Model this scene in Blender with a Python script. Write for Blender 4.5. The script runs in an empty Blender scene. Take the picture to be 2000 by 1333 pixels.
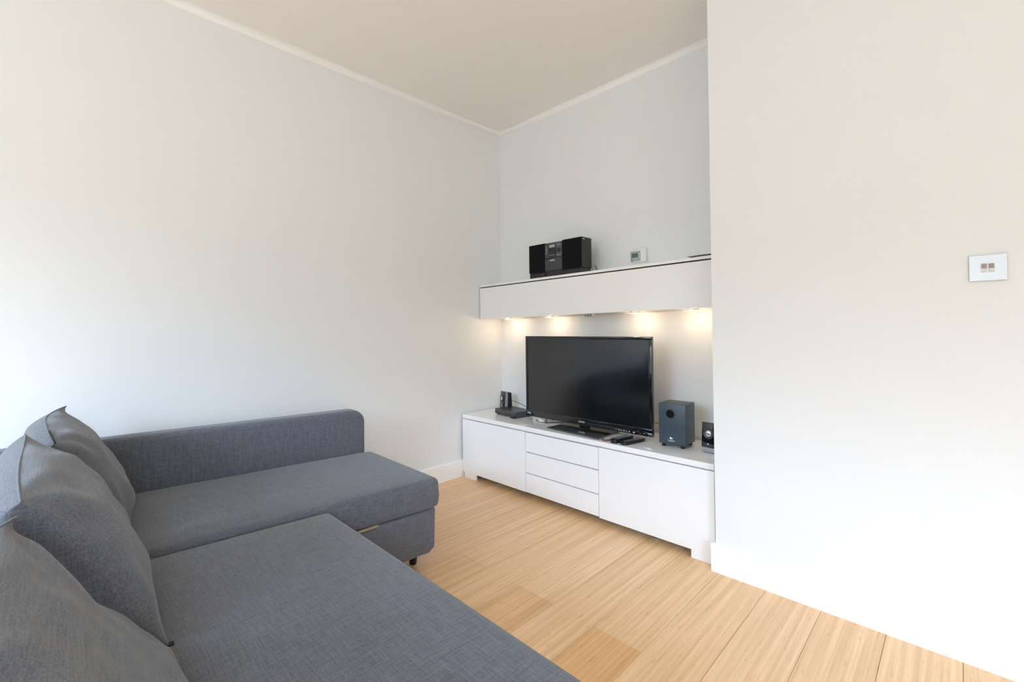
import bpy, bmesh, math, random
from mathutils import Vector, Matrix, noise
C = bpy.context.scene.collection
SC = bpy.context.scene
random.seed(7)
PI = math.pi

# ------------------------------------------------------------------ camera
f_px, yaw, pitch, roll = 878.83, -0.7898, 0.0128, -0.0103
fwd = Vector((math.sin(yaw)*math.cos(pitch), math.cos(yaw)*math.cos(pitch), math.sin(pitch)))
rgt = Vector((math.cos(yaw), -math.sin(yaw), 0)); upv = rgt.cross(fwd)
r2 = rgt*math.cos(roll) + upv*math.sin(roll); u2 = -rgt*math.sin(roll) + upv*math.cos(roll)
cd = bpy.data.cameras.new('camera'); cam = bpy.data.objects.new('camera', cd); C.objects.link(cam)
m = Matrix((r2, u2, -fwd)).transposed().to_4x4(); m.translation = Vector((2.796, -2.7285, 1.1642)); cam.matrix_world = m
cd.sensor_width = 36; cd.lens = f_px/2000*36
cd.shift_x = (1000-986.38)/2000; cd.shift_y = -(666.5-630.775)/2000
cd.clip_start = 0.02; SC.camera = cam

# ------------------------------------------------------------------ light
SC.view_settings.view_transform = 'Standard'; SC.view_settings.look = 'None'
SC.view_settings.exposure = 0.50; SC.view_settings.gamma = 1; SC.view_settings.use_curve_mapping = False
SC.cycles.max_bounces = 14; SC.cycles.diffuse_bounces = 10; SC.cycles.glossy_bounces = 4
SC.cycles.sample_clamp_indirect = 6; SC.cycles.caustics_reflective = False; SC.cycles.caustics_refractive = False
SC.cycles.use_denoising = True
H = 2.861
WY = -4.90            # inner face of the window wall
XE = 5.3              # inner face of the far end wall
W1 = (0.62, 2.25, 0.85, 2.34)     # openings in the window wall: x0, x1, z0, z1
W2 = (4.30, 4.90, 0.85, 1.90)  # unseen second window, added for fill light
W3 = (-4.55, -2.95, 0.85, 2.30)     # unseen opening added to the end wall for light: y0, y1, z0, z1
wd = bpy.data.worlds.new('sky'); SC.world = wd; wd.use_nodes = True
nt = wd.node_tree; nt.nodes.clear()
o = nt.nodes.new('ShaderNodeOutputWorld'); b = nt.nodes.new('ShaderNodeBackground')
tc = nt.nodes.new('ShaderNodeTexCoord'); sx = nt.nodes.new('ShaderNodeSeparateXYZ'); cr = nt.nodes.new('ShaderNodeValToRGB')
nt.links.new(tc.outputs['Generated'], sx.inputs[0])
mr = nt.nodes.new('ShaderNodeMapRange'); mr.inputs[1].default_value = -1; mr.inputs[2].default_value = 1
nt.links.new(sx.outputs[2], mr.inputs[0]); nt.links.new(mr.outputs[0], cr.inputs[0]); nt.links.new(cr.outputs[0], b.inputs[0])
e = cr.color_ramp.elements
e[0].position = 0.0; e[0].color = (.20, .21, .21, 1)
e[1].position = 1.0; e[1].color = (.72, 1.0, 1.36, 1)
k = e.new(0.57); k.color = (.14, .155, .17, 1)      # houses opposite, up to about 17 degrees
k = e.new(0.65); k.color = (.78, 1.03, 1.36, 1)
SKY = 18
b.inputs[1].default_value = SKY
nt.links.new(b.outputs[0], o.inputs[0])

def portal(name, loc, rot, sx_, sy_):
    l = bpy.data.lights.new(name, 'AREA'); l.shape = 'RECTANGLE'; l.size = sx_; l.size_y = sy_
    l.cycles.is_portal = True
    ob = bpy.data.objects.new(name, l); C.objects.link(ob); ob.location = loc; ob.rotation_euler = rot
for i, w in enumerate((W1, W2)):
    portal('sky_portal', ((w[0]+w[1])/2, WY-.19, (w[2]+w[3])/2), (PI/2, 0, 0), w[1]-w[0], w[3]-w[2])

portal('sky_portal', (XE+.19, (W3[0]+W3[1])/2, (W3[2]+W3[3])/2), (0, PI/2, 0), W3[3]-W3[2], W3[1]-W3[0])

# ------------------------------------------------------------------ materials
def mat(name, col, rough=.5, metal=0, spec=.5, coat=0, emit=None, estr=0, sheen=0, trans=0):
    M = bpy.data.materials.new(name); M.use_nodes = True
    p = M.node_tree.nodes['Principled BSDF']
    p.inputs['Base Color'].default_value = (*col, 1); p.inputs['Roughness'].default_value = rough
    p.inputs['Metallic'].default_value = metal; p.inputs['Specular IOR Level'].default_value = spec
    p.inputs['Coat Weight'].default_value = coat; p.inputs['Coat Roughness'].default_value = .05
    p.inputs['Sheen Weight'].default_value = sheen
    if emit: p.inputs['Emission Color'].default_value = (*emit, 1); p.inputs['Emission Strength'].default_value = estr
    if trans: p.inputs['Transmission Weight'].default_value = trans
    return M
def nodes(M):
    n = M.node_tree; return n, n.nodes['Principled BSDF']
def tex(n, kind, **kw):
    t = n.nodes.new(kind)
    for k_, v in kw.items():
        if k_ in t.inputs: t.inputs[k_].default_value = v
        else: setattr(t, k_, v)
    return t
def mapped(n, scale, src='Object'):
    c = n.nodes.new('ShaderNodeTexCoord'); mp = n.nodes.new('ShaderNodeMapping'); mp.inputs['Scale'].default_value = scale
    n.links.new(c.outputs[src], mp.inputs[0]); return mp.outputs[0]
def paint(name, col, rough=.55, bump=.02):
    M = mat(name, col, rough, spec=.35); n, p = nodes(M)
    t = tex(n, 'ShaderNodeTexNoise', Scale=160.0, Detail=4.0); n.links.new(mapped(n, (1, 1, 1)), t.inputs['Vector'])
    bp_ = tex(n, 'ShaderNodeBump', Strength=bump, Distance=.01); n.links.new(t.outputs[0], bp_.inputs['Height']); n.links.new(bp_.outputs[0], p.inputs['Normal'])
    return M
M_wall = paint('wall_paint', (.82, .84, .845))
M_ceil = paint('ceiling_paint', (.89, .86, .825))
M_trim = mat('trim_gloss_paint', (.93, .925, .91), .3)
M_white = mat('white_high_gloss', (.90, .905, .91), .14, coat=.6)
M_edge = mat('shadow_gap_grey', (.50, .51, .53), .5)
M_under = mat('white_underside', (.80, .77, .72), .45)
M_alu = mat('brushed_aluminium', (.30, .30, .29), .45, metal=.25)
M_chrome = mat('polished_steel', (.78, .79, .80), .12, metal=1)
M_black = mat('black_plastic', (.012, .012, .014), .35)
M_bgloss = mat('black_gloss_plastic', (.006, .007, .009), .06, coat=.5)
M_screen = mat('tv_screen_panel', (.004, .005, .007), .13, spec=.9)
M_glassb = mat('smoked_glass', (.015, .015, .013), .03, spec=1.0, coat=1)
M_slate = mat('slate_blue_vinyl', (.040, .062, .082), .42)
M_grille = mat('black_grille_cloth', (.006, .006, .007), .85, spec=.15)
M_dgrey = mat('dark_grey_plastic', (.05, .052, .058), .4)
M_mgrey = mat('silver_grey_plastic', (.32, .34, .36), .35)
M_lgrey = mat('light_grey_print', (.62, .64, .66), .5)
M_whitep = mat('white_plastic', (.82, .83, .83), .35)
M_face = mat('grey_green_faceplate', (.36, .41, .39), .4)
M_lcd = mat('lcd_display', (.10, .14, .13), .2)
M_lcdl = mat('lit_hifi_display', (.42, .45, .34), .3)
M_leaf = mat('olive_green_ceramic', (.12, .13, .075), .35)
M_red = mat('red_standby_light', (.6, .03, .02), .4, emit=(1, .12, .05), estr=.4)
M_lamp = mat('lamp_lens_glowing', (1, .9, .75), .4, emit=(1, .82, .56), estr=12)
M_cable = mat('black_cable_rubber', (.012, .012, .012), .5)
M_cablew = mat('white_cable_rubber', (.7, .7, .68), .5)
M_leg = mat('black_leg_plastic', (.008, .008, .009), .4)
M_board = mat('pale_board', (.45, .36, .24), .6)
M_dark = mat('dark_trim_gap_shade', (.02, .018, .016), .9)
M_frame = mat('window_frame_paint', (.85, .85, .84), .35)
M_tan = mat('red_brown_plastic', (.16, .09, .07), .35)
# clear pane
M_pane = bpy.data.materials.new('window_glass'); M_pane.use_nodes = True
n = M_pane.node_tree; n.nodes.clear()
o = n.nodes.new('ShaderNodeOutputMaterial'); mx = n.nodes.new('ShaderNodeMixShader'); tr = n.nodes.new('ShaderNodeBsdfTransparent'); gl = n.nodes.new('ShaderNodeBsdfGlossy')
gl.inputs['Roughness'].default_value = .02; mx.inputs[0].default_value = .06
n.links.new(tr.outputs[0], mx.inputs[1]); n.links.new(gl.outputs[0], mx.inputs[2]); n.links.new(mx.outputs[0], o.inputs[0])

# linen-look upholstery: slubs running along each thread direction
def fabric(name, base, light):
    M = mat(name, base, .9, spec=.2, sheen=.25); n, p = nodes(M)
    outs = []
    for sc_ in ((14, 330, 330), (330, 14, 330), (330, 330, 14)):
        t = tex(n, 'ShaderNodeTexNoise', Scale=1.0, Detail=3.0, Roughness=.65); n.links.new(mapped(n, sc_), t.inputs['Vector']); outs.append(t.outputs[0])
    a1 = tex(n, 'ShaderNodeMath', operation='ADD'); a2 = tex(n, 'ShaderNodeMath', operation='ADD')
    n.links.new(outs[0], a1.inputs[0]); n.links.new(outs[1], a1.inputs[1]); n.links.new(a1.outputs[0], a2.inputs[0]); n.links.new(outs[2], a2.inputs[1])
    r_ = tex(n, 'ShaderNodeMapRange'); r_.inputs[1].default_value = 1.25; r_.inputs[2].default_value = 1.75; n.links.new(a2.outputs[0], r_.inputs[0])
    c_ = n.nodes.new('ShaderNodeValToRGB'); c_.color_ramp.elements[0].color = (*base, 1); c_.color_ramp.elements[1].color = (*light, 1)
    n.links.new(r_.outputs[0], c_.inputs[0]); n.links.new(c_.outputs[0], p.inputs['Base Color'])
    b_ = tex(n, 'ShaderNodeBump', Strength=.25, Distance=.002); n.links.new(a2.outputs[0], b_.inputs['Height']); n.links.new(b_.outputs[0], p.inputs['Normal'])
    return M
M_fab = fabric('grey_woven_upholstery', (.084, .090, .105), (.158, .169, .192))

# bamboo boards: colour per board comes from a face attribute, strips and grain run along Y
M_floor = mat('bamboo_boards', (.6, .4, .24), .32, spec=.45); n, p = nodes(M_floor)
at_ = n.nodes.new('ShaderNodeAttribute'); at_.attribute_name = 'board'
t1 = tex(n, 'ShaderNodeTexNoise', Scale=1.0, Detail=2.0, Roughness=.5); n.links.new(mapped(n, (58, .9, 1)), t1.inputs['Vector'])
t2 = tex(n, 'ShaderNodeTexNoise', Scale=1.0, Detail=4.0, Roughness=.7); n.links.new(mapped(n, (380, 5, 1)), t2.inputs['Vector'])
t3 = tex(n, 'ShaderNodeTexNoise', Scale=1.0, Detail=3.0, Roughness=.6); n.links.new(mapped(n, (90, 14, 1)), t3.inputs['Vector'])
def ramp(n, src, lo, hi, c0, c1):
    r_ = tex(n, 'ShaderNodeMapRange'); r_.inputs[1].default_value = lo; r_.inputs[2].default_value = hi; n.links.new(src, r_.inputs[0])
    c_ = n.nodes.new('ShaderNodeValToRGB'); c_.color_ramp.elements[0].color = (*c0, 1); c_.color_ramp.elements[1].color = (*c1, 1)
    n.links.new(r_.outputs[0], c_.inputs[0]); return c_.outputs[0]
def mul(n, a, b_):
    x = n.nodes.new('ShaderNodeMix'); x.data_type = 'RGBA'; x.blend_type = 'MULTIPLY'; x.inputs[0].default_value = 1
    n.links.new(a, x.inputs[6]); n.links.new(b_, x.inputs[7]); return x.outputs[2]
c = mul(n, at_.outputs['Color'], ramp(n, t1.outputs[0], .34, .66, (.86, .80, .72), (1.04, 1.04, 1.03)))
c = mul(n, c, ramp(n, t2.outputs[0], .3, .7, (.90, .86, .80), (1.03, 1.03, 1.03)))
c = mul(n, c, ramp(n, t3.outputs[0], .26, .40, (.80, .72, .62), (1, 1, 1)))
n.links.new(c, p.inputs['Base Color'])
b_ = tex(n, 'ShaderNodeBump', Strength=.06, Distance=.002); n.links.new(t2.outputs[0], b_.inputs['Height']); n.links.new(b_.outputs[0], p.inputs['Normal'])

# ------------------------------------------------------------------ mesh helpers
def obj(name, bm, m_, parent=None, smooth=False, loc=None, rot=None):
    bmesh.ops.recalc_face_normals(bm, faces=bm.faces)
    me = bpy.data.meshes.new(name); bm.to_mesh(me); bm.free()
    for mm in (m_ if isinstance(m_, (list, tuple)) else [m_]): me.materials.append(mm)
    if smooth:
        for f in me.polygons: f.use_smooth = True
        if smooth != 'all': me.set_sharp_from_angle(angle=math.radians(smooth if smooth is not True else 35))
    ob = bpy.data.objects.new(name, me); C.objects.link(ob)
    if parent: ob.parent = parent
    if loc: ob.location = loc
    if rot: ob.rotation_euler = rot
    return ob
def tag(o_, label, cat, group=None):
    o_['label'] = label; o_['category'] = cat
    if group: o_['group'] = group
    return o_
def thing(name, label, cat, loc=(0, 0, 0), rot=(0, 0, 0), group=None):
    o_ = bpy.data.objects.new(name, None); o_.empty_display_size = .05; C.objects.link(o_); o_.location = loc; o_.rotation_euler = rot
    return tag(o_, label, cat, group)
def struct(name, bm, m_, **kw):
    o_ = obj(name, bm, m_, **kw); o_['kind'] = 'structure'; return o_
def box(bm, x0, x1, y0, y1, z0, z1, bev=0, seg=2):
    r_ = bmesh.ops.create_cube(bm, size=1)
    vs = r_['verts']
    for v in vs: v.co = Vector(((x0+x1)/2 + v.co.x*(x1-x0), (y0+y1)/2 + v.co.y*(y1-y0), (z0+z1)/2 + v.co.z*(z1-z0)))
    if bev:
        es = list({e_ for v in vs for e_ in v.link_edges}); bmesh.ops.bevel(bm, geom=es, offset=bev, segments=seg, affect='EDGES', profile=.5, clamp_overlap=True)
    return bm
def nb(*a, **k_): return box(bmesh.new(), *a, **k_)
def prism(bm, pts, lo, hi, axis='z', bev=0, seg=2):
    """pts: polygon in the plane normal to axis"""
    def P(p_, t):
        return {'z': (p_[0], p_[1], t), 'y': (p_[0], t, p_[1]), 'x': (t, p_[0], p_[1])}[axis]
    a = [bm.verts.new(P(p_, lo)) for p_ in pts]; b_ = [bm.verts.new(P(p_, hi)) for p_ in pts]
    n_ = len(pts); fs = [bm.faces.new(a), bm.faces.new(b_[::-1])]
    for i in range(n_): fs.append(bm.faces.new((a[i], a[(i+1) % n_], b_[(i+1) % n_], b_[i])))
    bmesh.ops.recalc_face_normals(bm, faces=fs)
    if bev:
        es = list({e_ for v in a+b_ for e_ in v.link_edges}); bmesh.ops.bevel(bm, geom=es, offset=bev, segments=seg, affect='EDGES', profile=.5, clamp_overlap=True)
    return bm
def lathe(bm, prof, mtx=Matrix(), n_=32):
    rings = []
    for r_, z in prof:
        if r_ < 1e-6: rings.append([bm.verts.new(mtx @ Vector((0, 0, z)))])
        else: rings.append([bm.verts.new(mtx @ Vector((r_*math.cos(2*PI*i/n_), r_*math.sin(2*PI*i/n_), z))) for i in range(n_)])
    for A, B in zip(rings, rings[1:]):
        for i in range(n_):
            j = (i+1) % n_
            q = [A[i % len(A)], A[j % len(A)], B[j % len(B)], B[i % len(B)]]
            u_ = []
            for v in q:
                if v not in u_: u_.append(v)
            if len(u_) > 2: bm.faces.new(u_)
    return bm
def tube(bm, pts, r_, n_=10):
    pts = [Vector(p_) for p_ in pts]
    # Catmull-Rom resample
    if len(pts) > 2:
        q = []
        for i in range(len(pts)-1):
            p0, p1, p2, p3 = pts[max(i-1, 0)], pts[i], pts[i+1], pts[min(i+2, len(pts)-1)]
            for s in range(8):
                t = s/8; q.append(.5*((2*p1)+(-p0+p2)*t+(2*p0-5*p1+4*p2-p3)*t*t+(-p0+3*p1-3*p2+p3)*t**3))
        q.append(pts[-1]); pts = q
    prev = None; rings = []
    for i, p_ in enumerate(pts):
        d = (pts[min(i+1, len(pts)-1)]-pts[max(i-1, 0)]).normalized()
        a = d.cross(Vector((0, 0, 1)) if abs(d.z) < .9 else Vector((1, 0, 0))).normalized() if prev is None else (prev - d*prev.dot(d)).normalized()
        prev = a; b_ = d.cross(a)
        rings.append([bm.verts.new(p_+a*r_*math.cos(2*PI*k_/n_)+b_*r_*math.sin(2*PI*k_/n_)) for k_ in range(n_)])
    for A, B in zip(rings, rings[1:]):
        for k_ in range(n_): bm.faces.new((A[k_], A[(k_+1) % n_], B[(k_+1) % n_], B[k_]))
    bm.faces.new(rings[0][::-1]); bm.faces.new(rings[-1]); return bm
def text(name, body, size, m_, parent, loc, rot, depth=.0004):
    cu = bpy.data.curves.new(name, 'FONT'); cu.body = body; cu.size = size; cu.extrude = depth; cu.align_x = 'CENTER'; cu.align_y = 'CENTER'
    t = bpy.data.objects.new(name, cu); C.objects.link(t)
    dg = bpy.context.evaluated_depsgraph_get(); me = bpy.data.meshes.new_from_object(t.evaluated_get(dg))
    bpy.data.objects.remove(t); bpy.data.curves.remove(cu)
    me.materials.clear(); me.materials.append(m_)
    ob = bpy.data.objects.new(name, me); C.objects.link(ob); ob.parent = parent; ob.location = loc; ob.rotation_euler = rot; return ob
def rotm(axis, a): return Matrix.Rotation(a, 4, axis)
FACE = (PI/2, 0, 0)      # text standing on a face that looks towards -Y

# ------------------------------------------------------------------ room
D = .504; WX = 1.963; T = .017; TH = .18
# floor boards
bm = bmesh.new(); lay = bm.loops.layers.float_color.new('board')
light, mid, dark = (.90, .635, .39), (.85, .58, .335), (.80, .50, .25)
row = 0; x = 2.787 - .2025*15
rnd = random.Random(4)
while x < XE+.1:
    k_ = round((2.787-x)/.2025)
    off = -1.25 if k_ % 2 == 1 else -.35
    y = off - 1.83*3
    while y < .1:
        y1 = y+1.83
        a, b2, c0, c1 = max(x, -.05), min(x+.2025, XE+.05), max(y, WY-.3), min(y1, .05)
        if b2-a > .002 and c1-c0 > .002:
            w = rnd.random(); col = [light[i]*(1-w)*1.0 + mid[i]*w for i in range(3)]
            if k_ % 2 == 1 and y1 < -1.2 and y1 > -1.3:
                w = {9: .35, 7: .55, 5: 1.0, 3: .3, 1: .4}.get(k_, .5); col = [mid[i]*(1-w)+dark[i]*w for i in range(3)]
            n0 = len(bm.faces)
            g = .0007
            vs0 = set(bm.verts)
            box(bm, a+g, b2-g, c0+g, c1-g, -.012, 0)
            for f in bm.faces:
                if all(v not in vs0 for v in f.verts):
                    for l in f.loops: l[lay] = (*col, 1)
        y = y1
    x += .2025
vs0 = set(bm.verts); box(bm, -.2, XE+.2, WY-.25, .2, -.08, -.010)
for f in bm.faces:
    if all(v not in vs0 for v in f.verts):
        for l in f.loops: l[lay] = (.10, .06, .03, 1)
struct('floor', bm, M_floor)
struct('ceiling', nb(-.2, XE+.2, WY-.25, .2, H, H+.15), M_ceil)
struct('wall_left', nb(-TH, 0, WY-.25, TH, 0, H), M_wall)
struct('wall_far', nb(0, WX+.25, 0, TH, 0, H), M_wall)
bm = bmesh.new(); prism(bm, [(WX, 0), (WX, -D), (XE+TH, -D), (XE+TH, -D+.2), (WX+.25, -D+.2), (WX+.25, 0)], 0, H)
struct('wall_right', bm, M_wall)
bm = bmesh.new(); a, b2 = XE, XE+.22
box(bm, a, b2, WY-.25, W3[0], 0, H); box(bm, a, b2, W3[1], -D, 0, H); box(bm, a, b2, W3[0], W3[1], 0, W3[2]); box(bm, a, b2, W3[0], W3[1], W3[3], H)
struct('wall_end', bm, M_wall)
bm = bmesh.new(); a = .05; xx = (XE+.10, XE+.15)
box(bm, *xx, W3[0], W3[1], W3[2], W3[2]+a); box(bm, *xx, W3[0], W3[1], W3[3]-a, W3[3])
box(bm, *xx, W3[0], W3[0]+a, W3[2]+a, W3[3]-a); box(bm, *xx, W3[1]-a, W3[1], W3[2]+a, W3[3]-a)
fr = struct('window_3', bm, M_frame)  # unseen window, added to light the left wall evenly
obj('pane', nb(XE+.122, XE+.128, W3[0]+a, W3[1]-a, W3[2]+a, W3[3]-a), M_pane, fr)
obj('window_sill', nb(XE-.02, XE+.10, W3[0]-.03, W3[1]+.03, W3[2]-.025, W3[2]), M_frame, fr)
# window wall with two openings, the second added for fill light
bm = bmesh.new(); y0, y1 = WY-.22, WY
xs = [0, W1[0], W1[1], W2[0], W2[1], XE]
box(bm, 0, W1[0], y0, y1, 0, H); box(bm, W1[1], W2[0], y0, y1, 0, H); box(bm, W2[1], XE, y0, y1, 0, H)
for w in (W1, W2): box(bm, w[0], w[1], y0, y1, 0, w[2]); box(bm, w[0], w[1], y0, y1, w[3], H)
struct('wall_near', bm, M_wall)
for i, w in enumerate((W1, W2)):
    bm = bmesh.new(); a = .05; yy = (WY-.15, WY-.10)
    box(bm, w[0], w[1], *yy, w[2], w[2]+a); box(bm, w[0], w[1], *yy, w[3]-a, w[3])
    box(bm, w[0], w[0]+a, *yy, w[2]+a, w[3]-a); box(bm, w[1]-a, w[1], *yy, w[2]+a, w[3]-a)
    mxx = (w[0]+w[1])/2; box(bm, mxx-.03, mxx+.03, *yy, w[2]+a, w[3]-a)
    fr = struct('window_%d' % (i+1), bm, M_frame)  # the second of these is the added fill window
    obj('pane', nb(w[0]+a, w[1]-a, WY-.128, WY-.122, w[2]+a, w[3]-a), M_pane, fr)
    obj('window_sill', nb(w[0]-.03, w[1]+.03, WY-.10, WY+.02, w[2]-.025, w[2]), M_frame, fr)
# baseboards
SH = .130
def board(name, p0, p1, nrm):
    """board running p0->p1 (xy) standing out from the wall along nrm, softly rounded top edge"""
    bm = bmesh.new(); prof = [(0, 0), (T, 0), (T, SH-.006), (T-.002, SH-.002), (T-.006, SH), (0, SH)]
    A = [bm.verts.new((p0[0]+nrm[0]*a, p0[1]+nrm[1]*a, z)) for a, z in prof]; B = [bm.verts.new((p1[0]+nrm[0]*a, p1[1]+nrm[1]*a, z)) for a, z in prof]
    bm.faces.new(A); bm.faces.new(B[::-1])
    for i in range(6): bm.faces.new((A[i], A[(i+1) % 6], B[(i+1) % 6], B[i]))
    return struct(name, bm, M_trim)
board('baseboard_left', (0, WY), (0, 0), (1, 0))
board('baseboard_far', (T, 0), (WX, 0), (0, -1))
board('baseboard_right', (WX-T, -D), (XE, -D), (0, -1))
board('baseboard_alcove', (WX, -D), (WX, -T), (-1, 0))
board('baseboard_end', (XE, WY), (XE, -D-T), (-1, 0))
board('baseboard_near', (T, WY), (XE-T, WY), (0, 1))
# small cove along the ceiling
def cove(name, p0, p1, nrm, m0=0, m1=0):
    d = (Vector(p1)-Vector(p0)).normalized(); s = .034
    prof = [(0, 0), (0, -s), (.004, -s)] + [(.004+(s-.006)*(1-math.cos(t*PI/2/6)), -s+.002+(s-.004)*math.sin(t*PI/2/6)) for t in range(1, 6)] + [(s, -.003), (s, 0)]
    bm = bmesh.new(); n_ = len(prof)
    A = [bm.verts.new((p0[0]+nrm[0]*a+d[0]*a*m0, p0[1]+nrm[1]*a+d[1]*a*m0, H+z)) for a, z in prof]
    B = [bm.verts.new((p1[0]+nrm[0]*a-d[0]*a*m1, p1[1]+nrm[1]*a-d[1]*a*m1, H+z)) for a, z in prof]
    bm.faces.new(A); bm.faces.new(B[::-1])
    for i in range(n_): bm.faces.new((A[i], A[(i+1) % n_], B[(i+1) % n_], B[i]))
    return struct(name, bm, M_trim, smooth=50)
cove('trim_1', (0, WY), (0, 0), (1, 0), 1, 1)
cove('trim_2', (0, 0), (WX, 0), (0, -1), 1, 1)
cove('trim_3', (WX, 0), (WX, -D), (-1, 0), 1, -1)
cove('trim_4', (WX, -D), (XE, -D), (0, -1), -1, 1)

# ------------------------------------------------------------------ low TV cabinet
CD, CH = .4613, .4904; X0, X1 = .020, 1.944; yf = -CD
t = thing('media_cabinet', 'long low white high-gloss media cabinet standing on the wooden floor in the alcove', 'cabinet', ((X0+X1)/2, -CD/2, 0))
def ch(name, bm, m_, parent=t, **kw):
    o_ = obj(name, bm, m_, parent, **kw); o_.location = -Vector(t.location) if parent == t else Vector((0, 0, 0)); return o_
ch('top_panel', nb(X0, X1, yf, -.022, CH-.030, CH, bev=.0015), M_white)
bm = bmesh.new()
box(bm, X0+.004, X1-.004, yf+.022, -.03, .050, CH-.036)
ch('carcass', bm, M_edge)
GZ = CH-.036
ch('door', nb(X0, .6905, yf, yf+.019, .044, GZ, bev=.001), M_white)
ch('door', nb(1.2825, X1, yf, yf+.019, .040, GZ, bev=.001), M_white)
for z0, z1 in ((.046, .1755), (.1800, .3180), (.3225, GZ)):
    ch('drawer', nb(.694, 1.279, yf, yf+.019, z0, z1-.002, bev=.001), M_white)
for a, b2, c0 in ((X0+.020, .170, .046), (1.826, X1, .042)):
    bm = bmesh.new(); box(bm, a, b2, yf+.0005, yf+.0185, 0, c0); box(bm, a if a < 1 else b2-.02, a+.02 if a < 1 else b2, yf+.019, -.06, 0, .05)
    ch('end_foot', bm, M_white)
for px in (.352, 1.603):
    bm = bmesh.new(); lathe(bm, [(0, 0), (.022, 0), (.022, .006), (.014, .008), (.014, .052), (0, .052)], Matrix.Translation((px, -.385, 0)), 20)
    o_ = ch('leg', bm, M_alu, smooth=True); o_['label'] = 'grey metal leg set back under the cabinet'

# ------------------------------------------------------------------ wall cabinet with its lights
SX0, SX1, SD = .014, 1.95, .2575; TILT = -.0128
t2 = thing('wall_cabinet', 'long white high-gloss wall cabinet mounted above the television', 'cabinet', (SX0, 0, 1.2425), (0, TILT, 0))
L = SX1-SX0
def ch2(name, bm, m_, **kw): return obj(name, bm, m_, t2, **kw)
ch2('top_panel', nb(0, L, -SD-.002, -.001, .262, .2790, bev=.0015), M_white)
ch2('carcass', nb(.006, L-.004, -SD+.021, -.001, .004, .2615), M_under)
ch2('front_panel', nb(0, L, -SD, -SD+.019, .0, .2545, bev=.001), M_white)
ch2('gap_shade_strip', nb(.002, L-.002, -SD+.004, -SD+.02, .2548, .2618), M_dark)  # dark strip that paints the shadow in the gap below the top
def shz(x_): return 1.2425 + (x_-SX0)*math.tan(-TILT)          # underside height at x
def sht(x_): return shz(x_) + .2791                                # top height at x
LG = 'round cabinet lights'
for i, (px, lab) in enumerate(((.205, 'small round warm light under the wall cabinet, nearest the left wall'),
        (.645, 'small round warm light under the wall cabinet, above the television left half'),
        (1.345, 'small round warm light under the wall cabinet, above the television right end'),
        (1.712, 'small round warm light under the wall cabinet, above the slate subwoofer'))):
    z = shz(px)+.004; tt = thing('cabinet_light', lab, 'light', (px, -.125, z), (PI, 0, 0), LG)
    bm = bmesh.new(); lathe(bm, [(0, 0), (.034, 0), (.034, .006), (.031, .009), (.027, .009), (.026, .006)], n_=36); obj('rim', bm, M_chrome, tt, smooth=True)
    bm = bmesh.new(); lathe(bm, [(.0265, .006), (.0265, .0075), (.018, .011), (0, .0125)], n_=36); obj('lens', bm, M_lamp, tt, smooth=True)
    l = bpy.data.lights.new('cabinet_light_glow', 'POINT'); l.energy = .42; l.color = (1, .74, .48); l.shadow_soft_size = .018
    lo = bpy.data.objects.new('cabinet_light_glow', l); C.objects.link(lo); lo.location = (px, -.125, z-.034)
# lamp cable and connector block
tt = thing('cable_connector', 'small clear cable connector block under the middle of the wall cabinet', 'connector', (1.0, -.13, shz(1.0)+.004), (PI, 0, 0))
bm = bmesh.new(); box(bm, -.035, .035, -.014, .014, 0, .014, bev=.002); obj('block', bm, M_whitep, tt)
bm = bmesh.new()
for s in (-.02, 0, .02): box(bm, s-.004, s+.004, -.017, .017, .002, .017, bev=.001)
obj('terminal', bm, M_alu, tt)
for (a, b2, lab) in ((.24, .96, 'thin pale lamp cable under the wall cabinet, left of the connector block'), (1.04, 1.68, 'thin pale lamp cable under the wall cabinet, right of the connector block')):
    pts = [(a+(b2-a)*i/8, -.125+.012*math.sin(i*1.9), shz(a+(b2-a)*i/8)-.002-.003*abs(math.sin(i*1.3))) for i in range(9)]
    tag(obj('lamp_cable', tube(bmesh.new(), pts, .0022, 8), M_cablew, smooth='all'), lab, 'cable', 'lamp cables under the wall cabinet')

# ------------------------------------------------------------------ television
TZ0, TZ1, TX0, TX1, TY = .513, 1.106, .510, 1.516, -.25
tv = thing('television', 'large flat black television switched off, standing on the low white cabinet', 'television', (1.013, TY, CH))
def tvp(name, bm, m_, parent=tv, **kw):
    o_ = obj(name, bm, m_, parent, **kw); o_.location = -Vector(tv.location); return o_
bz, bb = .018, .045
bm = bmesh.new()
fr = [((TX0, TZ0), (TX1, TZ1)), ((TX0+bz, TZ0+bb), (TX1-bz, TZ1-bz))]
for (a, b2, c0, d0) in ((TX0, TX1, TZ0, TZ0+bb), (TX0, TX1, TZ1-bz, TZ1), (TX0, TX0+bz, TZ0+bb, TZ1-bz), (TX1-bz, TX1, TZ0+bb, TZ1-bz)):
    box(bm, a, b2, TY, TY+.03, c0, d0, bev=.0025)
tvp('bezel', bm, M_bgloss, smooth=30)
tvp('screen', nb(TX0+bz-.001, TX1-bz+.001, TY+.004, TY+.012, TZ0+bb-.001, TZ1-bz+.001), M_screen)
bm = bmesh.new(); prism(bm, [(TX0+.01, TY+.03), (TX1-.01, TY+.03), (TX1-.12, TY+.075), (TX0+.12, TY+.075)], TZ0+.012, TZ1-.012, bev=.004)
tvp('back_housing', bm, M_black, smooth=30)
bm = bmesh.new(); prism(bm, [(.840, -.405), (1.262, -.432), (1.262, -.190), (.862, -.170)], CH+.002, CH+.010, bev=.0015)
tvp('stand_base', bm, M_glassb)
bm = bmesh.new(); box(bm, .985, 1.065, -.244, -.222, CH+.010, .60, bev=.006, seg=3)
tvp('stand_neck', bm, M_bgloss, smooth=30)
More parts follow.
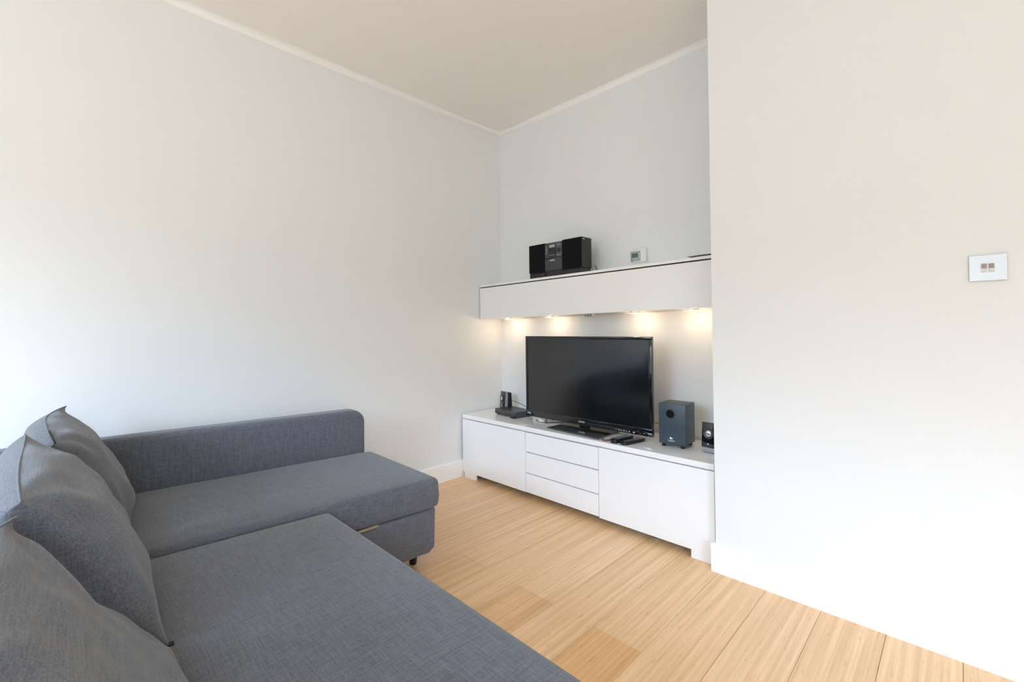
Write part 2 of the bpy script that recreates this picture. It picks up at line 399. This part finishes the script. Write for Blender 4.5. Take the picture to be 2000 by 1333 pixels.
lg = text('logo', 'SHARP', .017, M_lgrey, tv, (0, 0, 0), FACE); lg.location = Vector((1.013, TY-.0006, TZ0+.022)) - Vector(tv.location)
lg = text('badge', '1080p', .017, M_lgrey, tv, (0, 0, 0), FACE); lg.location = Vector((.540, TY-.0006, TZ0+.024)) - Vector(tv.location)
bm = bmesh.new()
for i in range(6): box(bm, 1.272+i*.018, 1.272+i*.018+.005+(i % 2)*.003, TY-.0006, TY+.001, TZ0+.010, TZ0+.0145)
box(bm, 1.39, 1.403, TY-.0006, TY+.001, TZ0+.009, TZ0+.015)
tvp('button_mark', bm, M_lgrey)
bm = bmesh.new(); lathe(bm, [(0, 0), (.0035, 0), (.0025, .0012), (0, .0016)], Matrix.Translation((1.462, TY+.0004, TZ0+.014)) @ rotm('X', PI/2), 16)
o_ = tvp('standby_light', bm, M_red, smooth=True); o_['label'] = 'glowing red standby light'

# ------------------------------------------------------------------ subwoofer
ang = math.atan2(.009, .147)
sub = thing('subwoofer', 'slate blue subwoofer box with a round bass port, right of the television', 'speaker', (1.656, -.230, CH), (0, 0, ang))
w, d, h0, h1 = .0755, .072, .018, .243
obj('housing', nb(-w, w, -d, d, h0, h1, bev=.003), M_slate, sub, smooth=30)
bm = bmesh.new(); R = Matrix.Translation((-.010, -d, .186)) @ rotm('X', PI/2)
lathe(bm, [(.020, -.03), (.020, -.001), (.0235, .001), (.026, .0035), (.0275, .003), (.029, .0), (.0295, -.002)], R, 40)
obj('port_rim', bm, M_dgrey, sub, smooth=True)
bm = bmesh.new(); lathe(bm, [(0, .0006), (.0225, .0006), (.0225, -.002), (0, -.002)], R, 32); obj('port_opening', bm, M_grille, sub)
bm = bmesh.new()   # emblem: bean shape with a stroke
pts = []
for i in range(20):
    a = .35+i/19*(2*PI-1.2); pts.append((.0052*math.cos(a)-.001, .0058*math.sin(a)))
prism(bm, [(p_[0]-.007, p_[1]+.052) for p_ in pts], -d-.0008, -d+.0005, 'y')
prism(bm, [(-.004, .0475), (.0005, .0455), (.0035, .0488), (.0015, .0545), (-.0025, .053)], -d-.0009, -d+.0005, 'y')
obj('emblem', bm, M_whitep, sub)
text('logo', 'Logitech', .0105, M_whitep, sub, (-.004, -d-.0006, .038), FACE)
for sx_ in (-1, 1):
    for sy_ in (-1, 1):
        bm = bmesh.new(); lathe(bm, [(0, 0), (.010, 0), (.012, .003), (.012, .019), (0, .019)], Matrix.Translation((sx_*(w-.022), sy_*(d-.017), 0)), 20)
        obj('foot', bm, M_black, sub, smooth=True)

# ------------------------------------------------------------------ satellite speakers
def satellite(label, loc, rz):
    s = thing('desktop_speaker', label, 'speaker', loc, (0, 0, rz), 'pair of small satellite speakers')
    w, d, h = .038, .040, .158
    bm = bmesh.new(); lean = .012
    prism(bm, [(-d, .022), (-d+lean, h), (0, h-.002), (-.004, .0), (-d+.008, .0)], -w+.003, w-.003, 'x', bev=.003, seg=3); obj('housing', bm, M_mgrey, s, smooth=30)
    bm = bmesh.new(); prism(bm, [(-.006, .004), (-.002, h-.003), (d*.8, h-.010), (d, .006)], -w+.004, w-.004, 'x', bev=.004, seg=3); o_ = obj('rear_housing', bm, M_black, s, smooth=30); o_['label'] = 'matt black rear shell'
    bm = bmesh.new(); prism(bm, [(-d-.005, .030), (-d+lean-.004, h+.002), (-d+lean+.006, h+.002), (-d+.006, .030)], -w, w, 'x', bev=.0035, seg=3); obj('front_panel', bm, M_bgloss, s, smooth=30)
    bm = bmesh.new(); prism(bm, [(-d-.004, .004), (-d-.004, .029), (-d+.008, .029), (-d+.008, .0)], -w, w, 'x', bev=.003); obj('lower_panel', bm, M_mgrey, s, smooth=30)
    R = Matrix.Translation((0, -d+.0035-.005, .104)) @ rotm('X', PI/2-.094)
    bm = bmesh.new(); lathe(bm, [(.0275, -.004), (.0275, .002), (.025, .003), (.017, -.0005)], R, 36); obj('driver_ring', bm, M_dgrey, s, smooth=True)
    bm = bmesh.new(); lathe(bm, [(.0165, -.002), (.0165, .001), (.011, .005), (0, .0065)], R, 32); o_ = obj('dust_cap', bm, M_chrome, s, smooth=True); o_['label'] = 'shiny silver driver cap'
    bm = bmesh.new(); prism(bm, [(-.004, .046), (.002, .044), (.004, .049), (0, .053), (-.004, .051)], -d-.006, -d+.002, 'y'); obj('emblem', bm, M_lgrey, s)
    return s
satellite('small black desktop speaker right of the subwoofer, half hidden by the wall', (1.852, -.235, CH), -.10)
satellite('small black and grey desktop speaker behind the set-top box', (.170, -.120, CH), -.34)
# ------------------------------------------------------------------ set-top box
ang = math.atan2(-.337+.225, .470-.165)
s = thing('set_top_box', 'flat black set-top box lying at the left end of the white cabinet, behind the television', 'electronics', (.345, -.215, CH), (0, 0, -.135))
obj('housing', nb(-.130, .130, -.085, .085, .008, .044, bev=.004), M_dgrey, s, smooth=30)
obj('top_plate', nb(-.124, .124, -.079, .079, .0435, .0455, bev=.0008), M_black, s)
obj('front_trim', nb(-.126, .126, -.0865, -.084, .012, .022, bev=.0006), M_bgloss, s)
for sx_ in (-1, 1):
    for sy_ in (-1, 1):
        obj('foot', nb(sx_*.105-.012, sx_*.105+.012, sy_*.068-.010, sy_*.068+.010, 0, .009, bev=.003), M_black, s)
obj('front_foot', nb(.085, .124, -.100, -.084, .001, .016, bev=.004), M_black, s)  # black foot protruding at the front of the box

# ------------------------------------------------------------------ hi-fi
ST = -.235
def on_shelf(x_): return sht(x_)
def hifi_speaker(label, x0, x1, top):
    z = on_shelf((x0+x1)/2); s = thing('stereo_speaker', label, 'speaker', ((x0+x1)/2, ST+.06, z), (0, 0, 0), 'pair of stereo speakers')
    hw = (x1-x0)/2; h = top-z
    obj('housing', nb(-hw, hw, -.052, .060, .040, h, bev=.002), mat_side, s)
    obj('grille', nb(-hw+.002, hw-.002, -.060, -.050, .042, h-.002, bev=.003), M_grille, s, smooth=30)
    bm = bmesh.new()
    bm.free()
    for sx_ in (-hw+.012, hw-.012): obj('stand_leg', tube(bmesh.new(), [(sx_, -.048, .040), (sx_, -.050, .006), (sx_, -.02, .003), (sx_, .045, .003), (sx_, .05, .040)], .003, 8), M_dgrey, s, smooth='all')
    obj('stand_base', nb(-hw+.003, hw-.003, -.054, .052, 0, .038, bev=.004), M_black, s)
    obj('badge', nb(hw-.0002, hw+.0006, -.045, -.02, h-.016, h-.012), M_lgrey, s)
    return s
mat_side = mat('black_vinyl_wrap', (.018, .018, .017), .5)
hifi_speaker('black stereo speaker on the left of the hi-fi unit, on the wall cabinet', .540, .692, 1.779)
hifi_speaker('black stereo speaker right of the hi-fi unit, showing its side panel', .852, 1.016, 1.781)
xc = .772; z = on_shelf(xc)
s = thing('stereo_unit', 'black compact hi-fi unit with small display and dials, between its two speakers', 'stereo', (xc, ST+.06, z))
hw = .078; h = 1.776-z
obj('housing', nb(-hw, hw, -.052, .085, .004, h, bev=.003), M_black, s)
obj('upper_panel', nb(-hw+.002, hw-.002, -.058, -.050, .136, h-.003, bev=.002), M_dgrey, s, smooth=30)
obj('cassette_door', nb(-hw+.002, hw-.002, -.059, -.050, .045, .131, bev=.003), M_dgrey, s, smooth=30)
obj('display', nb(-.034, .014, -.0595, -.0575, h-.036, h-.018, bev=.0005), M_lcdl, s)
obj('dial_panel', nb(-.040, .024, -.0592, -.0575, .142, h-.042, bev=.001), M_black, s)
obj('side_strip', nb(.030, .074, -.0595, -.0575, .140, h-.008, bev=.001), mat('blue_grey_plastic', (.09, .10, .125), .35), s)
bm = bmesh.new(); lathe(bm, [(.015, -.002), (.015, .010), (.013, .012), (0, .012)], Matrix.Translation((.052, -.059, .182)) @ rotm('X', PI/2), 28); obj('volume_knob', bm, M_bgloss, s, smooth=30)
for i in range(4):
    for bx_ in ((.036+.009*i, .042+.009*i, -.0625, -.059, h-.026, h-.020), (-.066, -.054, -.0605, -.0575, h-.03-.016*i, h-.024-.016*i),
                (-.034+.013*i, -.025+.013*i, -.0605, -.059, .150, .155), (.036+.009*i, .042+.009*i, -.0625, -.059, .146, .150)):
        obj('button', nb(*bx_), M_mgrey, s)
bm = bmesh.new(); lathe(bm, [(.024, -.001), (.024, .0015), (.022, .002), (.020, .0005)], Matrix.Translation((-.014, -.059, .088)) @ rotm('X', PI/2) @ Matrix.Diagonal((1.4, .8, 1, 1)), 32); obj('door_ring', bm, M_dgrey, s, smooth=True)
obj('tuning_scale', nb(-.030, .012, -.0605, -.0585, .112, .119), M_lgrey, s)
tag(obj('stereo_cable', tube(bmesh.new(), [(1.028, -.10, sht(1.03)+.06), (1.040, -.095, sht(1.03)+.045), (1.046, -.10, sht(1.03)+.02), (1.036, -.09, sht(1.03)+.003)], .0025, 8), M_cable, smooth='all'),
    'short black cable looping down behind the right stereo speaker', 'cable')

# thermostat
s = thing('thermostat', 'white wall thermostat with a small grey display, above the wall cabinet', 'thermostat', (1.316, 0, 1.636))
obj('backplate', nb(-.056, .058, -.012, 0, -.042, .045, bev=.004), M_whitep, s, smooth=30)
obj('housing', nb(-.040, .058, -.026, -.010, -.044, .046, bev=.004), M_whitep, s, smooth=30)
obj('faceplate', nb(-.053, .020, -.028, -.010, -.038, .030, bev=.004), M_face, s, smooth=30)
obj('display', nb(-.040, .003, -.0292, -.0275, -.012, .016, bev=.0005), M_lcd, s)
for z_ in (-.008, .010): obj('button', lathe(bmesh.new(), [(0, 0), (.004, 0), (.004, .002), (0, .003)], Matrix.Translation((.012, -.028, z_)) @ rotm('X', PI/2), 14), M_whitep, s, smooth=30)

# leaf shaped dish
bm = bmesh.new(); nu, nv = 28, 10; g = []
for side in (0, 1):
    rows = []
    for i in range(nu+1):
        u = -1+2*i/nu; hwid = .045*(1-abs(u)**2.2)**.8+.0006; r_ = []
        for j in range(nv+1):
            v = -1+2*j/nv; z_ = .004 + .006*v*v*(1-abs(u)**3) + .018*abs(u)**4 - side*.003*(1-u*u)
            r_.append(bm.verts.new((u*.085, v*hwid, z_)))
        rows.append(r_)
    for i in range(nu):
        for j in range(nv): bm.faces.new((rows[i][j], rows[i+1][j], rows[i+1][j+1], rows[i][j+1]))
    g.append(rows)
A, B = g
for i in range(nu):
    for j in (0, nv): bm.faces.new((A[i][j], A[i+1][j], B[i+1][j], B[i][j]))
for j in range(nv):
    for i in (0, nu): bm.faces.new((A[i][j], A[i][j+1], B[i][j+1], B[i][j]))
dish = obj('leaf_dish', bm, M_leaf, smooth=60, loc=(1.800, -.205, sht(1.80)), rot=(0, TILT, 0))
tag(dish, 'shallow olive green leaf shaped dish at the right end of the wall cabinet', 'dish')

# light switch
s = thing('light_switch', 'polished steel square light switch with two rockers on the right wall', 'light switch', (2.867, -D, 1.352))
obj('backplate', nb(-.0425, .0425, -.004, 0, -.0425, .0425, bev=.0015), M_dgrey, s)
M_plate = mat('brushed_steel_plate', (.74, .79, .84), .34, metal=.7)
M_rock = mat('dark_steel_rocker', (.34, .31, .30), .3, metal=.8)
obj('plate', nb(-.0435, .0435, -.0065, -.0035, -.0435, .0435, bev=.001), M_plate, s)
for i, x_ in enumerate((-.0085, .0085)):
    bm = bmesh.new(); prism(bm, [(-.0062, .0145), (-.0130, .0135), (-.0085, -.001), (-.0075, -.0145), (-.0062, -.0145)], x_-.0065, x_+.0065, 'x', bev=.0006)
    rk = obj('rocker', bm, M_rock, s)
    o_ = obj('rocker_tip', nb(x_-.0062, x_+.0062, -.0098, -.0078, -.0142, -.002, bev=.0006), M_chrome, rk); o_['label'] = 'bright lower half of the rocker'

# ------------------------------------------------------------------ remotes
def remote(label, p0, p1, w0, w1, h, mt, key, tap=True):
    a = Vector(p0); b_ = Vector(p1); c_ = (a+b_)/2; d_ = b_-a; L_ = d_.length/2
    s = thing('remote_control', label, 'remote control', (c_.x, c_.y, CH), (0, 0, math.atan2(d_.y, d_.x)-PI/2), 'remote controls on the low cabinet')
    bm = bmesh.new(); outl = []
    for i in range(28):
        t_ = 2*PI*i/28; cx_, sy_ = math.cos(t_), math.sin(t_)
        X = (abs(cx_)**.45)*(1 if cx_ >= 0 else -1); Y = (abs(sy_)**.45)*(1 if sy_ >= 0 else -1)
        hw_ = w0+(w1-w0)*(Y+1)/2; outl.append((X*hw_/2, Y*L_))
    prism(bm, outl, 0, h, 'z', bev=h*.22, seg=3); obj('housing', bm, mt, s, smooth=40)
    bm = bmesh.new(); mw = min(w0, w1)
    for r_ in range(7):
        for q in (-1, 0, 1):
            lathe(bm, [(mw*.085, 0), (mw*.085, .0012), (0, .0018)], Matrix.Translation((q*mw*.27, L_*(-.66+.2*r_), h-.0003)), 10)
    obj('keypad', bm, key, s, smooth=30)
    bm = bmesh.new(); lathe(bm, [(mw*.24, 0), (mw*.24, .0014), (mw*.14, .0018), (0, .0018)], Matrix.Translation((0, L_*.78, h-.0004)), 20); obj('navigation_pad', bm, key, s, smooth=30)
    return s
remote('flat pale-faced remote control, nearest the television stand', (1.292, -.432), (1.335, -.345), .044, .044, .010, M_tan, M_lgrey)
remote('thick black remote control with grey buttons, in the middle of the three', (1.368, -.445), (1.392, -.272), .050, .052, .024, M_black, M_mgrey)
remote('slim curved black remote control, nearest the subwoofer', (1.428, -.442), (1.470, -.268), .050, .040, .018, M_black, M_mgrey)

# ------------------------------------------------------------------ cables and plug
tag(obj('speaker_cable', tube(bmesh.new(), [(.190, -.085, .575), (.26, -.07, .556), (.33, -.06, .535), (.42, -.07, .515), (.53, -.09, CH+.003), (.60, -.12, CH+.003)], .0022, 8), M_cable, smooth='all'),
    'thin dark cable running from the left desktop speaker behind the television', 'cable')
tag(obj('subwoofer_cable', tube(bmesh.new(), [(1.30, -.14, .565), (1.42, -.13, .572), (1.50, -.14, .578), (1.60, -.152, .585)], .0022, 8), M_cable, smooth='all'),
    'thin black cable between the television and the subwoofer', 'cable')
z = CH+.0035
tag(obj('television_cable', tube(bmesh.new(), [(.62, -.15, z), (.66, -.20, z), (.715, -.262, z), (.725, -.285, z+.001), (.745, -.265, z), (.775, -.215, z), (.80, -.20, z), (.822, -.150, z), (.826, -.10, z)], .003, 8), M_cable, smooth='all'),
    'black cable lying in loops below the left half of the television', 'cable')
s = thing('power_plug', 'small white plug with a dark lead on the cabinet below the television', 'plug', (.668, -.262, CH), (0, 0, -.25))
obj('body', nb(-.026, .026, -.013, .013, 0, .016, bev=.004), M_whitep, s, smooth=30)
obj('lead', tube(bmesh.new(), [(-.02, .014, .004), (-.042, .010, .004), (-.048, -.004, .004), (-.036, -.018, .004), (.0, -.019, .004), (.035, -.016, .004), (.05, 0, .004)], .0018, 8), M_cable, s, smooth='all')

# ------------------------------------------------------------------ corner sofa
SZ = .450
sofa = thing('corner_sofa', 'large grey fabric corner sofa with a chaise against the left wall', 'sofa', (1.2, -2.3, 0))
def sp(name, bm, m_=M_fab, smooth=30, lab=None):
    o_ = obj(name, bm, m_, sofa, smooth=smooth); o_.location = -Vector(sofa.location)
    if lab: o_['label'] = lab
    return o_
def slab(foot, z0, z1, bev=.022, crown=0, seg=4, sub=0):
    """upholstered slab on an arbitrary footprint"""
    bm = bmesh.new(); prism(bm, foot, z0, z1, 'z', bev=bev, seg=seg)
    return bm
def crowned(foot, z0, z1, r_, crown, nx=40, ny=40, seam=0):
    """soft seat pad on a 4-corner footprint: rounded edges and a gently crowned top"""
    P = [Vector((p_[0], p_[1], 0)) for p_ in foot]      # order: (u0v0),(u1v0),(u1v1),(u0v1)
    LU = ((P[1]-P[0]).length+(P[2]-P[3]).length)/2; LV = ((P[3]-P[0]).length+(P[2]-P[1]).length)/2
    def at(u, v): return (P[0]*(1-u)+P[1]*u)*(1-v)+(P[3]*(1-u)+P[2]*u)*v
    def stations(L_):
        a = [r_*(1-math.cos(PI/2*i/6))/L_ for i in range(7)]
        return a + [a[-1]+(1-2*a[-1])*i/14 for i in range(1, 14)] + [1-q for q in reversed(a)]
    U, V = stations(LU), stations(LV)
    bm = bmesh.new(); gr = []
    for u in U:
        row_ = []
        for v in V:
            p_ = at(u, v); du = min(u, 1-u)*LU; dv = min(v, 1-v)*LV
            # superellipse style roll off at edges
            a = max(0, 1-du/r_); b_ = max(0, 1-dv/r_); q = min(1, math.sqrt(a*a+b_*b_))
            drop = r_*(1-math.sqrt(max(0, 1-q*q)))
            if a > 0 and b_ > 0 and math.hypot(a, b_) > 1:      # pull the corner in
                k_ = 1/math.hypot(a, b_); du2 = r_*(1-a*k_); dv2 = r_*(1-b_*k_)
                p_ = at(du2/LU if u < .5 else 1-du2/LU, dv2/LV if v < .5 else 1-dv2/LV)
            cz_ = crown*(1-(2*u-1)**4)*(1-(2*v-1)**4)
            row_.append(bm.verts.new((p_.x, p_.y, z1-drop+cz_)))
        gr.append(row_)
    for i in range(len(U)-1):
        for j in range(len(V)-1): bm.faces.new((gr[i][j], gr[i+1][j], gr[i+1][j+1], gr[i][j+1]))
    # walls and bottom
    loop = [gr[i][0] for i in range(len(U))] + [gr[-1][j] for j in range(1, len(V))] + [gr[i][-1] for i in range(len(U)-2, -1, -1)] + [gr[0][j] for j in range(len(V)-2, 0, -1)]
    levels = [z1-r_-.02, (z0+z1-r_)/2, z0+.02, z0+.006, z0]; ins = [0, -.004, 0, .004, .012]
    cen = sum((v.co for v in loop), Vector())/len(loop); prev = loop
    for z_, in_ in zip(levels, ins):
        cur = []
        for v in loop:
            d_ = Vector((cen.x-v.co.x, cen.y-v.co.y, 0)).normalized()
            cur.append(bm.verts.new((v.co.x+d_.x*in_, v.co.y+d_.y*in_, z_)))
        for i in range(len(loop)): bm.faces.new((prev[i], prev[(i+1) % len(loop)], cur[(i+1) % len(loop)], cur[i]))
        prev = cur
    bm.faces.new(prev); bmesh.ops.remove_doubles(bm, verts=bm.verts, dist=.00005)
    return bm
# chaise pad and box
sp('chaise_seat', crowned([(.150, -2.78), (.915, -2.78), (1.018, -1.415), (.312, -1.400)], .312, SZ-.004, .030, .010), smooth=60)
bm = bmesh.new()
prism(bm, [(-2.80, .100), (-1.520, .098), (-1.472, .094), (-1.438, .114), (-1.432, .302), (-2.80, .302)], .22, 1.000, 'x', bev=.010, seg=3)
sp('chaise_base', bm)
sp('base_board', nb(.985, 1.0015, -1.97, -1.735, .3062, .3095), M_board, lab='pale board edge showing below the chaise pad')
# main seat pad and base
sp('main_seat', crowned([(.938, -2.80), (2.36, -2.80), (2.36, -1.955), (1.012, -1.955)], .312, SZ-.004, .034, .012), smooth=60)
sp('main_base', nb(1.004, 2.36, -2.80, -2.00, .10, .305, bev=.012, seg=3))
# stitched seam along the chaise pad edge
sp('seam', tube(bmesh.new(), [(.990, -1.99, SZ-.007), (.992, -1.8, SZ-.006), (.993, -1.6, SZ-.006), (.992, -1.455, SZ-.008)], .0016, 6), smooth='all')
# armrest against the wall and the one by the camera, backrest
def arm(inner0, inner1, th, z1, y0, y1, sgn):
    bm = bmesh.new(); r_ = .075; prof = [(0, .055), (1, .075), (1, None)]
    n_ = 10; sec = [(y0, .055), (y1, .070)]
    yz = [(y0, .055), (y1-.03, .06), (y1, .09), (y1, z1-r_)]
    yz += [(y1-r_+r_*math.cos(PI/2*i/n_), z1-r_+r_*math.sin(PI/2*i/n_)) for i in range(1, n_+1)]
    yz += [(y0, z1)]
    def xin(y): return inner0+(inner1-inner0)*(y-y0)/(y1-y0)
    A = [bm.verts.new((xin(y), y, z)) for y, z in yz]; B = [bm.verts.new((xin(y)-sgn*th, y, z)) for y, z in yz]
    bm.faces.new(A); bm.faces.new(B[::-1]); N = len(yz)
    es = []
    for i in range(N): bm.faces.new((A[i], A[(i+1) % N], B[(i+1) % N], B[i]))
    es = [e_ for e_ in bm.edges if (e_.verts[0] in A and e_.verts[1] in A) or (e_.verts[0] in B and e_.verts[1] in B)]
    bmesh.ops.recalc_face_normals(bm, faces=bm.faces)
    bmesh.ops.bevel(bm, geom=es, offset=.028, segments=5, affect='EDGES', profile=.5, clamp_overlap=True)
    return bm
sp('armrest', arm(.118, .306, .118, .693, -2.90, -1.432, 1), smooth=45)
sp('backrest', nb(.10, 2.37, -2.985, -2.875, .06, .665, bev=.03, seg=4), smooth=40)
for px, py in ((.868, -1.478), (.36, -1.500), (2.30, -2.04), (1.35, -2.04), (2.30, -2.88), (.30, -2.88)):
    bm = bmesh.new(); lathe(bm, [(0, 0), (.016, 0), (.018, .004), (.026, .104), (0, .104)], Matrix.Translation((px, py, 0)), 24)
    sp('leg', bm, M_leg, lab='black plastic leg')

# ------------------------------------------------------------------ back cushions
def cushion(label, cx_, w_, seed, base=(-2.622, .458), top=(-2.800, .868), T_=.084, ears=((0, 0), (0, 0)), lower=(0, 0, 0), twist=0, back=.15):
    """u across, v up, front and back skins meeting in a seam"""
    s = thing('back_cushion', label, 'cushion', (cx_, base[0], SZ), (0, 0, twist), 'loose back cushions on the sofa')
    ax = Vector((0, top[0]-base[0], top[1]-base[1])); Lh = ax.length; ax.normalize(); nr = Vector((0, ax.z, -ax.y))
    N = 64; bm = bmesh.new(); skins = []
    for side in (1, -1):
        g = []
        for i in range(N+1):
            r_ = []
            for j in range(N+1):
                # cosine spacing packs rows near the seam
                u = -math.cos(PI*i/N); v = -math.cos(PI*j/N)
                fu = 1-.055*(1-v*v)**1.0*abs(u)**3; fv = 1-.05*(1-u*u)*abs(v)**3
                X = u*w_/2*fu; Y = (v*fv+1)/2*Lh
                e1 = max(0, 1-abs(u)**2.4); e2 = max(0, 1-abs(v)**2.6)
                th = (e1**(.50 if side > 0 else .32))*(e2**((.45 if v < 0 else .45+.40*min(1, v*2)) if side > 0 else .34))
                tt_ = (T_ if side > 0 else back)*th*(1.06-.16*v)
                # wrinkles fanning from the corners and soft dents
                env = (e1*e2)**.35
                wr = noise.noise(Vector((u*1.4+seed, v*1.2, side*3.1)))*.020
                for (cu_, cv_) in ((-1, 1), (1, 1), (-1, -1), (1, -1)):
                    dx, dy = u-cu_, v-cv_; rr = math.hypot(dx, dy); an = math.atan2(dy, dx)
                    wr += .0065*math.sin(an*9+seed*3+cu_*2+noise.noise(Vector((dx*2, dy*2, seed)))*3)*math.exp(-((rr-.55)/.38)**2)
                wr += noise.noise(Vector((u*3.1+v*1.3+seed*2, v*2.4-u, side*5.)))*.009
                tt_ += wr*env
                p_ = Vector((X, 0, 0)) + ax*Y + nr*tt_*side
                # drooping / lifted top corners
                cu = max(0, v)**3
                eL, eR = ears
                p_ += Vector((0, eL[0], eL[1]))*cu*max(0, -u)**2 + Vector((0, eR[0], eR[1]))*cu*max(0, u)**2
                cl = max(0, -v)**2; p_.y += cl*(lower[0]*max(0, -u)**3 + lower[1]*max(0, u)**3 + lower[2])
                z_ = p_.z + base[1]-SZ
                if z_ < .011: z_ = .011 + (z_-.011)*.02
                r_.append(bm.verts.new((p_.x, p_.y, z_)))
            g.append(r_)
        for i in range(N):
            for j in range(N): bm.faces.new((g[i][j], g[i+1][j], g[i+1][j+1], g[i][j+1]))
        skins.append(g)
    edge = [skins[0][i][N].co.copy() for i in range(N+1)]
    corner = skins[0][N][0].co.copy()
    bmesh.ops.remove_doubles(bm, verts=bm.verts, dist=.0004)
    obj('cover', bm, M_fab, s, smooth='all')
    obj('seam', tube(bmesh.new(), edge[2:-2:4]+[edge[-3]], .0022, 6), M_fab, s, smooth='all')
    return s, edge, corner
c1, ed, co = cushion('grey back cushion at the far left end of the sofa, beside the wall armrest', .484, .645, 1.3,
    base=(-2.575, .458), top=(-2.768, .866), T_=.09, ears=((.062, -.008), (.03, -.05)), back=.12)
obj('zipper', tube(bmesh.new(), [e_+Vector((0, .002, .003)) for e_ in ed[46:62:3]], .0028, 6), M_dark, c1, smooth='all')
c2, ed, co = cushion('grey back cushion in the middle of the sofa row, with a dark corner tab', 1.172, .725, 4.7,
    base=(-2.600, .458), top=(-2.800, .872), T_=.088, ears=((.0, -.012), (.02, -.03)), lower=(0, .05, 0))
obj('corner_tab', nb(co.x-.010, co.x+.004, co.y-.006, co.y+.008, .001, .012, bev=.002), M_dark, c2)
c3, ed, co = cushion('grey back cushion closest to the viewer, in the lower left corner of the picture', 1.885, .68, 8.2,
    base=(-2.630, .458), top=(-2.838, .850), T_=.062, ears=((.055, -.030), (.0, -.06)), lower=(.0, .0, .075))

# ------------------------------------------------------------------ third level: pieces that belong to a part
def under(root, part, *names):
    """hang a thing's small pieces on the part that carries them, leaving them where they are"""
    kids = list(root.children)
    base = next(k_ for k_ in kids if k_.name.split('.')[0] == part)
    for k_ in kids:
        if k_.name.split('.')[0] in names:
            loc = k_.location - base.location; k_.parent = base; k_.location = loc
for o_ in list(C.objects):
    if o_.parent is None and o_.type == 'EMPTY':
        n_ = o_.name.split('.')[0]
        if n_ == 'television': under(o_, 'bezel', 'logo', 'badge', 'button_mark', 'standby_light')
        elif n_ == 'subwoofer': under(o_, 'port_rim', 'port_opening'); under(o_, 'housing', 'logo', 'emblem')
        elif n_ == 'desktop_speaker': under(o_, 'front_panel', 'driver_ring', 'dust_cap', 'emblem')
        elif n_ == 'stereo_unit': under(o_, 'cassette_door', 'door_ring', 'tuning_scale'); under(o_, 'upper_panel', 'display', 'volume_knob', 'dial_panel', 'side_strip', 'button')
        elif n_ == 'thermostat': under(o_, 'faceplate', 'button')
        elif n_ == 'set_top_box': under(o_, 'housing', 'front_foot', 'front_trim')
        elif n_ == 'corner_sofa': under(o_, 'chaise_seat', 'seam')
